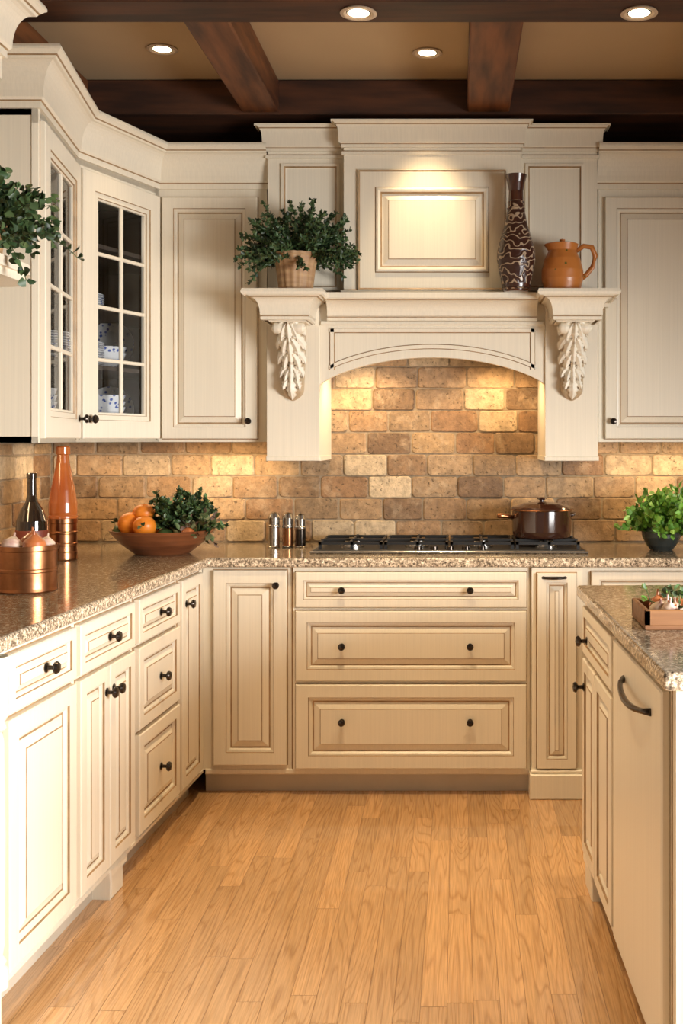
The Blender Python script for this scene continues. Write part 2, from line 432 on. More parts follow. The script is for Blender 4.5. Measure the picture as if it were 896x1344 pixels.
door(mb,M,-1.215,-1.003,.120,.730,.8); door(mb,M,-.997,-.785,.120,.730,.8)
kn(-1.028,.655); kn(-.972,.655)
door(mb,M,-1.640,-1.245,.745,.888,.6); kn(-1.44,.817)
door(mb,M,-1.640,-1.245,.120,.730,.95)
mb.box(M,-1.755,-1.660,.0,.905,0,.008,C)
P_=M @ Matrix.Translation((-1.708,.12,.016)) @ Matrix.Rotation(-math.pi/2,4,'X')
prof=[(.030,0),(.030,.04),(.022,.05),(.026,.06),(.018,.075),(.022,.1),(.024,.35),(.021,.58),(.016,.60),(.026,.61),(.022,.625),(.030,.64),(.030,.78)]
mb.lathe(P_,prof,20,C)
door(mb,M,-2.30,-1.78,.120,.730,.95); door(mb,M,-2.30,-1.78,.745,.888,.6)
u=-.90
mb.bbox(M,u-.05,u+.05,0,.092,-.16,.004,.004,C)
mb.bbox(M,u-.07,u+.07,.072,.10,-.16,.010,.004,C)
mb.finish('base_cabinet')

# ---------------------------------------------------------------- countertop (L shape)
def lp(u,d): 
    v=M @ Vector((u,0,d)); return (v.x,v.y)
n0=lp(-2.36,.034); c0=lp(0,.034)
mb=MB()
mb.prism([(XL+.005,n0[1]),n0,(c0[0],4.195),(XR-.7,4.195),(XR-.7,YB-.003),(XL+.005,YB-.003)],.907,CT,GRAN)
mb.finish('granite_countertop',bevel=.009)

# ---------------------------------------------------------------- island
I0=Vector((.412,3.385,0)); Id=Vector((.0235,-1,0))
M=frame(I0,Id)
mb=MB()
LI=1.235
mb.box(M,0,LI,.10,.905,-1.25,0,C)
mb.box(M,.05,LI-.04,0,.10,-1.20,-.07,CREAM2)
mb.bbox(M,-.004,LI+.004,.088,.106,-1.2,.008,.003,C)
door(mb,M,.030,.270,.120,.725,.75); door(mb,M,.285,.560,.120,.725,.75)
door(mb,M,.030,.560,.742,.888,.6)
knob(mb,M,.13,.795,.02,1.2); knob(mb,M,.065,.640,.02,1.2)
mb.box(M,.577,.582,.10,.905,0,.002,G)
mb.bbox(M,.600,1.185,.115,.890,0,.020,.004,C)
barpull(mb,M,.760,1.085,.822,.02,.0060,.026,.016)
mb.box(M,1.200,1.205,.10,.905,0,.002,G)
mb.bbox(M,.0,.13,0,.098,-.12,.006,.004,C); mb.bbox(M,-.006,.15,.075,.1,-.12,.012,.004,C)
cn=M @ Vector((LI,0,0))
ME=frame((cn.x,cn.y,0),(1,.0235,0))
door(mb,ME,.045,.60,.13,.87,.95); door(mb,ME,.64,1.2,.13,.87,.95)
mb.finish('kitchen_island')
def lp(u,d):
    v=M @ Vector((u,0,d)); return (v.x,v.y)
mb=MB()
mb.prism([lp(LI+.022,.030),lp(LI+.022,-1.3),lp(-.03,-1.3),lp(-.03,.030)],.907,CT,GRAN)
mb.finish('island_countertop',bevel=.009)

# ---------------------------------------------------------------- upper cabinets
UF=4.48; UB=1.40; UT=2.46
CP=crown_prof(.175,.09)
A=(-1.329,3.384); B=(-1.42,3.975); D=(-1.254,UF)
mb=MB(); M=frame((0,UF,0),(1,0,0))
mb.box(M,D[0]+.001,-.800,UB,UT+.17,-.335,0,C)
door(mb,M,D[0]+.018,-.838,UB+.014,2.425,.95)
knob(mb,M,-.872,1.487)
mb.finish('wall_cabinet')
mb=MB()
mb.box(M,.592,1.9,UB,UT+.17,-.335,0,C)
door(mb,M,.618,1.10,UB+.014,2.425,.95); knob(mb,M,.650,1.487)
door(mb,M,1.115,1.60,UB+.014,2.425,.95)
mb.sweep([(.585,UF),(1.9,UF)],UT,CP)
mb.finish('wall_cabinet')

def glassdoor(mb, M, u0,u1,w0,w1, fr=.095, cols=2, rows=4):
    mb.box(M,u0-.003,u0,w0-.003,w1+.003,-.004,.003,G); mb.box(M,u1,u1+.003,w0-.003,w1+.003,-.004,.003,G)
    mb.box(M,u0,u1,w1,w1+.003,-.004,.003,G)
    prof=[(0,-.004,C),(0,.017,C),(.003,.020,C),(fr-.030,.020,C),(fr-.028,.015,G),(fr-.010,.015,C),(fr-.008,.010,G),(fr,.010,C),(fr,-.004,C),(0,-.004,C)]
    for i in range(len(prof)-1):
        (a,da,_),(b,db,m)=prof[i],prof[i+1]
        p=[(u0+a,w0+a,da),(u1-a,w0+a,da),(u1-a,w1-a,da),(u0+a,w1-a,da),(u0+b,w0+b,db),(u1-b,w0+b,db),(u1-b,w1-b,db),(u0+b,w1-b,db)]
        mb.add(M,p,[(0,1,5,4),(1,2,6,5),(2,3,7,6),(3,0,4,7)],m)
    a0,a1,b0,b1=u0+fr,u1-fr,w0+fr,w1-fr
    mb.add(M,[(a0,b0,.003),(a1,b0,.003),(a1,b1,.003),(a0,b1,.003)],[(0,1,2,3)],GLASS)
    for i in range(1,cols):
        c=a0+(a1-a0)*i/cols; mb.bbox(M,c-.008,c+.008,b0,b1,-.002,.012,.003,C)
    for i in range(1,rows):
        c=b0+(b1-b0)*i/rows; mb.bbox(M,a0,a1,c-.007,c+.007,-.002,.0115,.003,C)

def shell(mb, poly, openedges, shelves):
    mb.prism(poly,UB,UB+.02,C); mb.prism(poly,UT-.02,UT,C)
    n=len(poly)
    for i in range(n):
        if i in openedges: continue
        a=Vector(poly[i]); b=Vector(poly[(i+1)%n]); d=(b-a).normalized(); inn=Vector((-d.y,d.x))*.014
        mb.prism([tuple(v) for v in [a,b,b+inn,a+inn]],UB,UT,C)
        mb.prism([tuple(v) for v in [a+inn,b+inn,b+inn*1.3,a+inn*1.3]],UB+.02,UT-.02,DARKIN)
    cen=Vector((sum(p[0] for p in poly)/n,sum(p[1] for p in poly)/n))
    for z in shelves:
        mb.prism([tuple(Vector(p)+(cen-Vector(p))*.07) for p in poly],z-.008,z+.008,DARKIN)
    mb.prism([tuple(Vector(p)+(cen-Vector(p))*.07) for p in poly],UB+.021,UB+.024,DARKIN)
shz=[1.69,1.92,2.16]
mb=MB()
shell(mb,[(XL,A[1]),A,B,(XL,B[1])],[1],shz)
dv=Vector(B)-Vector(A); wd=dv.length
M=frame((A[0],A[1],0),(dv.x,dv.y,0))
mb.box(M,0,.022,UB,UT,-.02,0,C); mb.box(M,wd-.022,wd,UB,UT,-.02,0,C); mb.box(M,0,wd,2.415,UT,-.02,0,C); mb.box(M,0,wd,UB,UB+.02,-.02,0,C)
glassdoor(mb,M,.014,wd-.014,UB+.014,2.425,.10)
knob(mb,M,wd-.05,1.487,.02,1.2)
mb.prism([(XL,A[1]),A,B,(XL,B[1])],UT,UT+.17,C)
mb.finish('glass_front_cabinet')
mb=MB()
B2=(B[0],B[1]+.001)
cpoly=[B2,D,(D[0],YB-.015),(XL,YB-.015),(XL,B2[1])]
shell(mb,cpoly,[0],shz)
dv=Vector(D)-Vector(B2); wd=dv.length
M=frame((B2[0],B2[1],0),(dv.x,dv.y,0))
mb.box(M,0,.022,UB,UT,-.02,0,C); mb.box(M,wd-.022,wd,UB,UT,-.02,0,C); mb.box(M,0,wd,2.415,UT,-.02,0,C); mb.box(M,0,wd,UB,UB+.02,-.02,0,C)
glassdoor(mb,M,.016,wd-.016,UB+.014,2.425,.10)
knob(mb,M,.05,1.487,.02,1.2)
mb.prism(cpoly,UT,UT+.17,C)
mb.finish('glass_front_cabinet')
mb=MB(); mb.sweep([(XL,A[1]),A,B,D,(-.790,UF)],UT,CP); mb.finish('trim_1')
def T(x,y,z): return Matrix.Translation((x,y,z))
mb=MB()
bowl=[(0,0),(.035,0),(.04,.01),(.075,.035),(.09,.07),(.086,.07),(.07,.04),(0,.012)]
for (x,y,z,n_) in [(-1.455,4.38,UB+.025,5),(-1.56,4.20,UB+.025,5),(-1.47,4.44,shz[0]+.009,2),(-1.50,3.75,UB+.025,5),(-1.52,3.60,shz[0]+.009,4)]:
    for k in range(n_): mb.lathe(T(x,y,z+k*.024),bowl,28,CHINA)
plate=[(0,0),(.06,0),(.11,.012),(.108,.015),(.06,.005),(0,.004)]
for (x,y,z,n_) in [(-1.51,4.22,shz[0]+.009,10),(-1.52,4.25,shz[1]+.009,6),(-1.50,3.82,shz[0]+.009,10)]:
    for k in range(n_): mb.lathe(T(x,y,z+k*.009),plate,28,CHINA)
cup=[(0,0),(.025,0),(.038,.04),(.04,.08),(.037,.08),(.03,.03),(0,.008)]
for i in range(2): mb.lathe(T(-1.52,4.12+i*.11,shz[2]+.009),cup,24,CHINA)
for (x,y,z) in [(-1.50,4.60,UB+.13),(-1.50,4.60,shz[0]+.12)]:
    mb.lathe(T(x,y,z) @ Matrix.Rotation(math.radians(78),4,'X') ,plate,32,CHINA)
mb.finish('china_dishes')

# ---------------------------------------------------------------- hood / mantel
HC=-.103
mb=MB(); CM=4.40
M=frame((HC,CM,0),(1,0,0))
HZ0=1.322
for sgn in (-1,1):
    a,b=sorted((sgn*.682,sgn*.466))
    mb.box(M,a,b,HZ0,1.99,-(YB-CM)+.014,0,C)
    mb.bbox(M,a-.004,b+.004,HZ0,HZ0+.018,-.38,.004,.003,C)
nA=48
def az(u): return 1.637+.113*max(0,(1-(u/.466)**2))**.8
us=[-.466+.932*i/nA for i in range(nA+1)]
d1=-.012; d2=-.045
for i in range(nA):
    u,v=us[i],us[i+1]
    mb.add(M,[(u,az(u),d1),(v,az(v),d1),(v,1.99,d1),(u,1.99,d1)],[(0,1,2,3)],C)
    mb.add(M,[(u,az(u),d2),(v,az(v),d2),(v,az(v),d1),(u,az(u),d1)],[(0,1,2,3)],C)
    mb.add(M,[(u,az(u),d2),(v,az(v),d2),(v,1.99,d2),(u,1.99,d2)],[(3,2,1,0)],C)
def strip(lo,hi,d0_,d1_,mat,uin):
    uu=[-uin+2*uin*i/nA for i in range(nA+1)]
    for i in range(nA):
        u,v=uu[i],uu[i+1]
        mb.add(M,[(u,az(u)+lo,d0_),(v,az(v)+lo,d0_),(v,az(v)+hi,d1_),(u,az(u)+hi,d1_)],[(0,1,2,3)],mat)
strip(.034,.037,d1+.001,d1+.006,G,.425); strip(.037,.052,d1+.006,d1+.006,C,.425); strip(.052,.056,d1+.006,d1+.001,G,.425)
tz=1.872
for (lo,hi,da,db,mt) in [(0,.003,d1+.001,d1+.006,G),(.003,.018,d1+.006,d1+.006,C),(.018,.022,d1+.006,d1+.001,G)]:
    mb.add(M,[(-.425,tz-hi,db),(.425,tz-hi,db),(.425,tz-lo,da),(-.425,tz-lo,da)],[(0,1,2,3)],mt)
    for sgn in (-1,1):
        ua=sgn*(.425-lo); ub=sgn*(.425-hi)
        q=[(ua,az(.425)+.034,da),(ub,az(.425)+.034,db),(ub,tz,db),(ua,tz,da)]
        mb.add(M,q,[(0,1,2,3)],mt)
mb.bbox(M,-.462,.462,1.882,1.900,-.02,.004,.004,C)
mb.box(M,-.466,.466,1.83,1.86,-(YB-CM)+.014,d2,STEEL)
X=lambda u: HC+u
def capprof(h,p):
    pr=[(0,-.022,C),(.010,-.020,C),(.010,-.008,C),(.006,-.004,G),(.012,0,C)]
    for i in range(1,9):
        t=i/8; a=t*math.pi/2
        pr.append((.012+(p-.04)*(1-math.cos(a)), h*.68*math.sin(a)**.9, C))
    z=pr[-1][1]
    pr+=[(p-.022,z+.004,G),(p-.012,z+.012,C),(p-.006,h-.026,C),(p,h-.022,C),(p+.004,h-.012,C),(p,h,C),(-.05,h,C)]
    return pr
SZ=2.0
for sgn in (-1,1):
    a,b=sorted((sgn*.665,sgn*.492))
    yf=4.225
    mb.wbox(X(a),X(b),yf,YB-.4,1.905,1.985,C)
    mb.sweep([(X(a),4.60),(X(a),yf),(X(b),yf),(X(b),4.42)],1.905,capprof(.095,.072))
mb.sweep([(X(-.43),CM-.02),(X(.43),CM-.02)],1.918,capprof(.082,.10))
mb.wbox(X(-.745),X(.745),4.27,YB-.38,1.978,SZ,C)
mb.wbox(X(-.73),X(.73),4.42,YB-.012,1.96,1.978,C)

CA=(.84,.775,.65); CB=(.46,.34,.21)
def corbel(cx):
    ztop,zbot=1.895,1.570
    def proj(v):
        s_=min(1,v/.72); sm=s_*s_*(3-2*s_)
        p=.030+.098*(1-sm)+.020*math.sin(math.pi*max(0,(v-.62)/.38))
        if v>.9: p*= max(.3,1-((v-.9)/.1)*.7)
        return p
    def half(v):
        h=.066-.014*v
        if v>.86: h*=max(.10,max(0.0,math.cos(min(1,(v-.86)/.14)*math.pi/2))**.6)
        return h
    def depth(u,v): 
        v=min(1,max(0,v)); au=min(1,abs(u)/half(v)) if half(v)>0 else 1
        return proj(v)*(1-.50*au**4)
    nu,nv=20,48; pts=[]
    for j in range(nv+1):
        v=j/nv; hw=half(v)*.86
        for i in range(nu+1):
            u=-1+2*i/nu
            d=0 if abs(u)==1 else depth(u*hw,v)-.006
            pts.append((cx+u*hw, CM-d, ztop+(zbot-ztop)*v))
    f=[(j*(nu+1)+i,(j+1)*(nu+1)+i,(j+1)*(nu+1)+i+1,j*(nu+1)+i+1) for j in range(nv) for i in range(nu)]
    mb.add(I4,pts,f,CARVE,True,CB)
    H=zbot-ztop
    def petal(u0,v0,ang,L,W,lift,curlk=.35):
        na,nb=16,10; P=[];
        for a in range(na+1):
            t=a/na
            curl=ang*(1+curlk*(1-2*t))
            cu=u0+L*t*math.sin(curl); cz=L*t*math.cos(curl)
            wv=W*(max(0,math.sin(math.pi*min(1,t*.92+.08)))**.7)*(1+.20*math.sin(t*26))
            for b in range(nb+1):
                q=-1+2*b/nb
                uu=cu+q*wv*math.cos(curl); zz=cz-q*wv*math.sin(curl)
                v=v0+zz/abs(H)
                rib=.004*math.exp(-(q/.20)**2)+.0018*math.cos(q*9)
                dd=depth(uu,v)+lift*(1-abs(q)**2.2)*max(0,math.sin(math.pi*min(1,.25+.70*t)))**.8 + rib + .007*t**3 - .006*abs(q)**3
                vv=min(1.03,max(0,v))
                P.append((cx+uu,CM-max(.002,dd),ztop+H*vv))
        F=[];cc=[]
        for a in range(na):
            for b in range(nb):
                F.append((a*(nb+1)+b,(a+1)*(nb+1)+b,(a+1)*(nb+1)+b+1,a*(nb+1)+b+1))
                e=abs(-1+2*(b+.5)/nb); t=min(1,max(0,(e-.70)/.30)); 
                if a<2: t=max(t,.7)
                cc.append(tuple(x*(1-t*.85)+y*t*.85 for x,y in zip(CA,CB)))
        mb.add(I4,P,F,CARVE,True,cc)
    petal(0,.72,0,.088,.022,.014)
    for v0,ang,L,W in [(.74,.75,.046,.015),(.58,1.05,.056,.018),(.40,1.15,.064,.020),(.22,1.15,.068,.021),(.04,1.15,.070,.021)]:
        for sg in (-1,1):
            petal(sg*.012,v0,sg*ang,L,W,.010)
    for v0,ang,L,W in [(.60,.50,.060,.016),(.42,.55,.068,.018),(.24,.55,.072,.019),(.06,.55,.075,.020)]:
        for sg in (-1,1):
            petal(sg*.006,v0,sg*ang,L,W,.016)
    for v0 in (.52,.28,.04): petal(0,v0,0,.092,.017,.022)
    mb.bbox(I4,cx-.076,cx+.076,CM-.150,CM,1.880,1.905,.004,C)
    for sg in (-1,1):
        S=Matrix.Translation((cx+sg*.040,CM-.116,1.858)) @ Matrix.Rotation(math.pi/2,4,'Y')
        mb.lathe(S,[(0,-.030),(.008,-.030),(.010,-.024),(.016,-.024),(.022,-.016),(.024,0),(.022,.016),(.016,.024),(.010,.024),(.008,.030),(0,.030)],24,C)
corbel(X(-.574)); corbel(X(.574))
SY=4.43; CY=4.37
mb.wbox(X(-.684),X(.684),SY,YB-.012,SZ,2.70,C)
mb.wbox(X(-.362),X(.362),CY,SY,SZ,2.70,C)
Ms=frame((HC,SY,0),(1,0,0)); Mc=frame((HC,CY,0),(1,0,0))
def recess(M_,u0,u1,w0,w1):
    mb.panel(M_,u0,u1,w0,w1,0,[(0,0,C),(0,.008,C),(.012,.010,C),(.018,.004,G),(.024,.002,C)],C)
recess(Ms,-.628,-.385,2.03,2.555); recess(Ms,.385,.628,2.03,2.555)
mb.panel(Mc,-.305,.305,2.02,2.515,0,[(0,0,C),(0,.010,C),(.004,.014,C),(.010,.010,G),(.072,.012,C),(.076,.018,G),(.084,.022,C),(.094,.018,C),(.100,.008,G),(.106,.008,C),(.126,.016,C),(.129,.018,G)],C)
hp=[(X(-.684),YB-.35),(X(-.684),SY),(X(-.362),SY),(X(-.362),CY),(X(.362),CY),(X(.362),SY),(X(.684),SY),(X(.684),YB-.35)]
mb.sweep(hp,2.575,[(0,0,C),(.008,.002,C),(.008,.014,C),(.004,.018,G),(0,.02,C)])
mb.sweep(hp,2.605,crown_prof(.105,.048))
mb.sweep(hp,SZ,[(.012,0,C),(.012,.02,C),(0,.026,G)])
mb.finish('range_hood_mantel')

# ---------------------------------------------------------------- near open shelf unit
mb=MB()
mb.wbox(XL,-1.25,2.40,2.43,1.40,2.46,C)
mb.wbox(XL,-1.25,2.40,2.93,2.40,2.63,C)
mb.sweep([(-1.25,2.40),(-1.25,2.93),(XL,2.93)],2.46,CP)
pts=[(XL,2.43),(-1.20,2.43)]+[(-1.20-.10+.10*math.cos(a),2.98+.10*math.sin(a)) for a in [i*math.pi/16 for i in range(9)]]+[(XL,3.08)]
mb.prism(pts,1.872,1.900,C); mb.prism([(p[0]-.012 if p[0]>XL else p[0],p[1]) for p in pts],1.850,1.872,C)
mb.finish('open_display_shelf')

# ---------------------------------------------------------------- foliage
def leaf(mb, p, d, n, L, W, col):
    d=d.normalized(); sd=d.cross(n)
    if sd.length<.01: sd=d.cross(Vector((1,0,0)))
    sd.normalize(); up=sd.cross(d)
    a=p; t=p+d*L-up*L*.12
    l1=p+d*L*.35+sd*W+up*W*.25; l2=p+d*L*.75+sd*W*.7+up*W*.15
    r1=p+d*L*.35-sd*W+up*W*.25; r2=p+d*L*.75-sd*W*.7+up*W*.15
    mb.add(I4,[a,l1,l2,t,r2,r1],[(0,3,2,1),(0,5,4,3)],LEAF,True,col)
def rv(): return Vector((R.gauss(0,1),R.gauss(0,1),R.gauss(0,1))).normalized()
def bush(mb, c, n, length, L, W, cols, up=.5, droop=.5, base_r=.03, step=.02, squash=(1,1,1), per=2):
    c=Vector(c)
    for _ in range(n):
        a=R.uniform(0,2*math.pi); el=R.uniform(up-.6,1.35)
        d=Vector((math.cos(a)*math.cos(el)*squash[0],math.sin(a)*math.cos(el)*squash[1],math.sin(el)*squash[2]))
        p=c+Vector((math.cos(a),math.sin(a),0))*base_r*R.random()
        ln=length*R.uniform(.6,1.0); k=int(ln/step); pts=[p.copy()]
        for i in range(k):
            d=(d+Vector((R.gauss(0,.1),R.gauss(0,.1),-droop*step*6*(i/k)+R.gauss(0,.05)))).normalized()
            p=p+d*step; pts.append(p.copy())
            if i>=1:
                for q in range(per):
                    ld=(rv()+d*.8+Vector((0,0,.2))).normalized()
                    cc=R.choice(cols); f=R.uniform(.7,1.25)
                    leaf(mb,p,ld,rv(),L*R.uniform(.7,1.2),W*R.uniform(.7,1.2),tuple(v*f for v in cc))
        if len(pts)>2: mb.tube(pts,.0012,STEM,4)

dk=[(.038,.078,.028),(.06,.11,.038),(.025,.052,.02),(.085,.135,.05)]
br=[(.16,.35,.04),(.22,.44,.06),(.10,.25,.03),(.30,.50,.10)]
pc=(-.645,4.26,SZ)
mb=MB()
rm=lambda a,h: 1+.035*math.cos(a*16)
mb.lathe(T(*pc),[(0,0),(.062,0),(.066,.006),(.078,.10),(.088,.135),(.092,.14),(.092,.15),(.082,.15),(.078,.13)],64,WICK,True,rmod=rm)
mb.lathe(T(*pc),[(0,.135),(.078,.135)],24,SOIL)
bush(mb,(pc[0]+.01,pc[1]+.0,SZ+.14),150,.235,.019,.0065,dk,up=.35,droop=.45,base_r=.05,step=.015,squash=(1.2,.55,.80),per=4)
mb.finish('potted_fern')
hc=(.860,4.50,CT)
mb=MB()
mb.lathe(T(*hc),[(0,0),(.045,0),(.062,.02),(.080,.055),(.083,.08),(.078,.10),(.074,.098),(.078,.08)],32,POTG)
mb.lathe(T(*hc),[(0,.088),(.076,.088)],24,SOIL)
bush(mb,(hc[0],hc[1],CT+.085),90,.185,.034,.014,br,up=.5,droop=.25,base_r=.05,squash=(1.0,.8,1),per=2)
mb.finish('potted_herb')
mb=MB(); ic=(-1.270,2.86,1.90)
mb.lathe(T(*ic),[(0,0),(.045,0),(.060,.09),(.064,.10),(.058,.10),(.05,.08)],24,WICK)
mb.lathe(T(*ic),[(0,.085),(.055,.085)],24,SOIL)
bush(mb,(ic[0],ic[1],1.98),80,.18,.024,.010,dk,up=.3,droop=.8,base_r=.04,squash=(.8,.7,.9),per=3)
bush(mb,(ic[0]+.04,ic[1]-.02,1.97),26,.21,.026,.012,dk,up=-.3,droop=1.6,base_r=.03,squash=(.6,.5,.5),per=2)
mb.finish('trailing_ivy')

# ---------------------------------------------------------------- mantel vase and pitcher
mb=MB()
vp=[(0,0),(.050,0),(.056,.006),(.060,.03),(.070,.08),(.079,.13),(.078,.165),(.066,.215),(.050,.265),(.038,.32),(.031,.37),(.030,.41),(.036,.445),(.043,.468),(.045,.475),(.040,.475),(.028,.44),(.024,.39)]
mb.lathe(T(0,0,0),[(r*.97,h*.985) for r,h in vp],40,VASEM,mats=[VASEN]*3+[VASEM]*7+[VASEN]*7)
for h_,r_ in [(.335,.0355),(.36,.032),(.012,.0575)]:
    mb.lathe(T(0,0,h_),[(r_-.003,-.004),(r_+.002,0),(r_-.003,.004)],36,VASEM)
o=mb.finish('ceramic_vase'); o.location=(.235,4.27,SZ)
mb=MB()
pp=[(0,0),(.066,0),(.072,.008),(.083,.05),(.083,.085),(.072,.13),(.060,.155),(.056,.165),(.064,.19),(.060,.193),(.05,.165)]
mb.lathe(T(0,0,0),pp,40,PITCH,rmod=lambda a,h: 1+(.16*max(0,math.cos(a-math.pi))**8 if h>.17 else 0))
mb.tube([(.056,0,.165),(.085,0,.185),(.118,0,.18),(.132,0,.145),(.120,0,.10),(.096,0,.07),(.076,0,.055)],[.009,.010,.011,.011,.010,.010,.011],PITCH,12)
mb.lathe(T(0,0,.180),[(.056,0),(.045,.014),(.015,.020),(.010,.024),(.012,.030),(0,.034)],24,PITCH)
o=mb.finish('ceramic_pitcher'); o.location=(.420,4.27,SZ)

# ---------------------------------------------------------------- cooktop
mb=MB()
x0,x1,y0,y1=-.600,.532,4.33,4.76
mb.bbox(I4,x0,x1,y0,y1,CT,CT+.012,.004,STEEL)
mb.bbox(I4,x0+.012,x1-.012,y0+.010,y1-.012,CT+.010,CT+.015,.002,BLACK)
zt=CT+.015
def grate(a,b,c,d):
    h0,h1=zt+.018,zt+.028
    mb.wbox(a,b,c,c+.010,h0,h1,BLACK); mb.wbox(a,b,d-.010,d,h0,h1,BLACK)
    mb.wbox(a,a+.010,c,d,h0,h1,BLACK); mb.wbox(b-.010,b,c,d,h0,h1,BLACK)
    for (px,py) in [(a,c),(b-.012,c),(a,d-.012),(b-.012,d-.012),((a+b)/2,c),((a+b)/2,d-.012)]:
        mb.wbox(px,px+.012,py,py+.012,zt-.001,h1,BLACK)
    m=(a+b)/2; k=(c+d)/2
    mb.wbox(a,b,k-.005,k+.005,h0,h1,BLACK)
    for cy in ((c+k)/2,(d+k)/2):
        mb.wbox(a,m-.03,cy-.004,cy+.004,h0,h1+.004,BLACK); mb.wbox(m+.03,b,cy-.004,cy+.004,h0,h1+.004,BLACK)
        mb.wbox(m-.004,m+.004,cy-.085,cy-.025,h0,h1+.004,BLACK); mb.wbox(m-.004,m+.004,cy+.025,cy+.085,h0,h1+.004,BLACK)
        mb.lathe(T(m,cy,zt),[(.05,0),(.05,.008),(.04,.010),(.04,.014),(.034,.019),(0,.020)],24,BLACK,mats=[STEEL,STEEL,STEEL,BLACK,BLACK])
w3=(x1-x0-.05)/4
for i in range(4):
    a=x0+.025+i*w3; grate(a+.004,a+w3-.004,y0+.055,y1-.03)
for i in range(5):
    mb.lathe(T(-.16+i*.065,y0+.032,zt),[(0,0),(.017,0),(.015,.014),(0,.016)],16,KNOB,mats=[STEEL,KNOB,STEEL])
mb.finish('gas_cooktop')
mb=MB(); pz=zt+.0325
mb.lathe(T(0,0,0),[(0,0),(.112,0),(.122,.006),(.126,.03),(.127,.118),(.130,.122),(.124,.124)],48,POTM)
mb.lathe(T(0,0,.122),[(.129,0),(.130,.004),(.124,.010),(.08,.024),(.03,.030),(.010,.032),(.010,.038),(.020,.042),(.018,.050),(0,.052)],48,POTM)
mb.lathe(T(0,0,.117),[(.1285,0),(.1315,.003),(.1285,.006)],48,COPPER)
mb.tube([(-.122,-.02,.088),(-.15,-.03,.093),(-.175,-.04,.096),(-.190,-.045,.096)],[.008,.009,.012,.010],COPPER,10)
mb.tube([(.118,-.03,.095),(.136,-.025,.100),(.140,0,.102),(.136,.025,.100),(.118,.03,.095)],.006,POTM,8)
o=mb.finish('cooking_pot'); o.location=(.360,4.55,pz)

# ---------------------------------------------------------------- counter items
for (x,y,s_) in [(-.790,4.60,1),(-.732,4.61,.98),(-.676,4.60,.95)]:
    mb=MB()
    mb.lathe(T(0,0,0),[(0,0),(.025,0),(.026,.004),(.024,.008),(.024,.085),(.026,.088),(.026,.094),(.024,.098),(.025,.13),(.020,.148),(.008,.154),(0,.155)],28,STEEL,mats=[STEEL]*3+[KNOB if x>-.70 else COPPER if x>-.76 else STEEL]+[STEEL]*7)
    o=mb.finish('pepper_mill'); o.location=(x,y,CT); o.scale=(s_,s_,s_)
mb=MB(); bc=(-1.205,4.36)
mb.lathe(T(0,0,0),[(0,0),(.105,0),(.115,.006),(.165,.045),(.205,.088),(.212,.100),(.203,.100),(.155,.05),(.10,.02),(0,.015)],56,BOWLM)
def ball(c,r,mat,sq=.94):
    pr=[(r*math.sin(math.pi*i/14),-r*sq*math.cos(math.pi*i/14)) for i in range(15)]
    mb.lathe(T(*c),pr,24,mat)
for c,r in [((-.115,-.05,.125),.050),((-.045,-.095,.118),.046),((-.085,.03,.155),.048),((-.060,-.05,.168),.040),((-.105,-.005,.060),.045),((-.03,-.04,.06),.045),((.13,-.10,.09),.028)]: ball(c,r,ORANGE if r>.03 else ONION)
ball((-.165,-.03,.09),.03,STEM); ball((.10,-.02,.06),.045,STEM); ball((.15,-.02,.095),.03,STEM); ball((.03,-.06,.07),.04,STEM); ball((.06,.06,.06),.05,STEM)
bush(mb,(.070,.01,.11),105,.165,.020,.008,dk+[(.10,.18,.05)],up=.50,droop=.45,base_r=.05,step=.015,per=4)
bush(mb,(.145,-.05,.09),34,.085,.028,.013,[(.20,.20,.09),(.10,.14,.05),(.16,.10,.07)],up=.2,droop=.6,base_r=.03,per=2)
bush(mb,(-.180,-.03,.09),12,.05,.022,.010,dk,up=.1,droop=.6,base_r=.015,per=2)
o=mb.finish('fruit_bowl'); o.location=(bc[0],bc[1],CT)
mb=MB()
mb.lathe(T(0,0,0),[(0,.004),(.045,0),(.055,.006),(.057,.12),(.055,.165),(.040,.205),(.022,.235),(.017,.26),(.016,.32),(.019,.322),(.019,.338),(.016,.342),(.0,.342)],36,BOTTLEG)
mb.lathe(T(0,0,0),[(.0575,.05),(.0580,.051),(.0580,.13),(.0575,.131)],36,LABEL)
o=mb.finish('wine_bottle'); o.location=(-1.575,3.95,CT)
mb=MB()
pr=[(0,0),(.052,0),(.054,.004),(.054,.030),(.0525,.033),(.0525,.055),(.054,.058),(.054,.064),(.0525,.067),(.0525,.100),(.054,.103),(.054,.109),(.0525,.112),(.0525,.140),(.054,.143),(.054,.160)]
mb.lathe(T(0,0,0),pr,36,COPPER)
mb.lathe(T(0,0,0),[(.052,.170),(.054,.185),(.053,.22),(.046,.27),(.034,.33),(.025,.375),(.022,.405),(.027,.41),(.027,.435),(.020,.44),(0,.44)],36,TERRA)
mb.lathe(T(0,0,0),[(.0525,.158),(.0560,.162),(.0560,.170),(.0525,.174)],36,TERRA)
o=mb.finish('ceramic_bottle'); o.location=(-1.53,4.14,CT)
mb=MB()
mb.lathe(T(0,0,0),[(0,0),(.086,0),(.089,.004),(.087,.012),(.087,.060),(.0885,.063),(.0885,.070),(.087,.073),(.087,.125),(.090,.128),(.090,.142),(.086,.142),(.084,.10)],48,COPPER)
mb.lathe(T(0,0,0),[(0,.10),(.085,.10)],24,DARKIN)
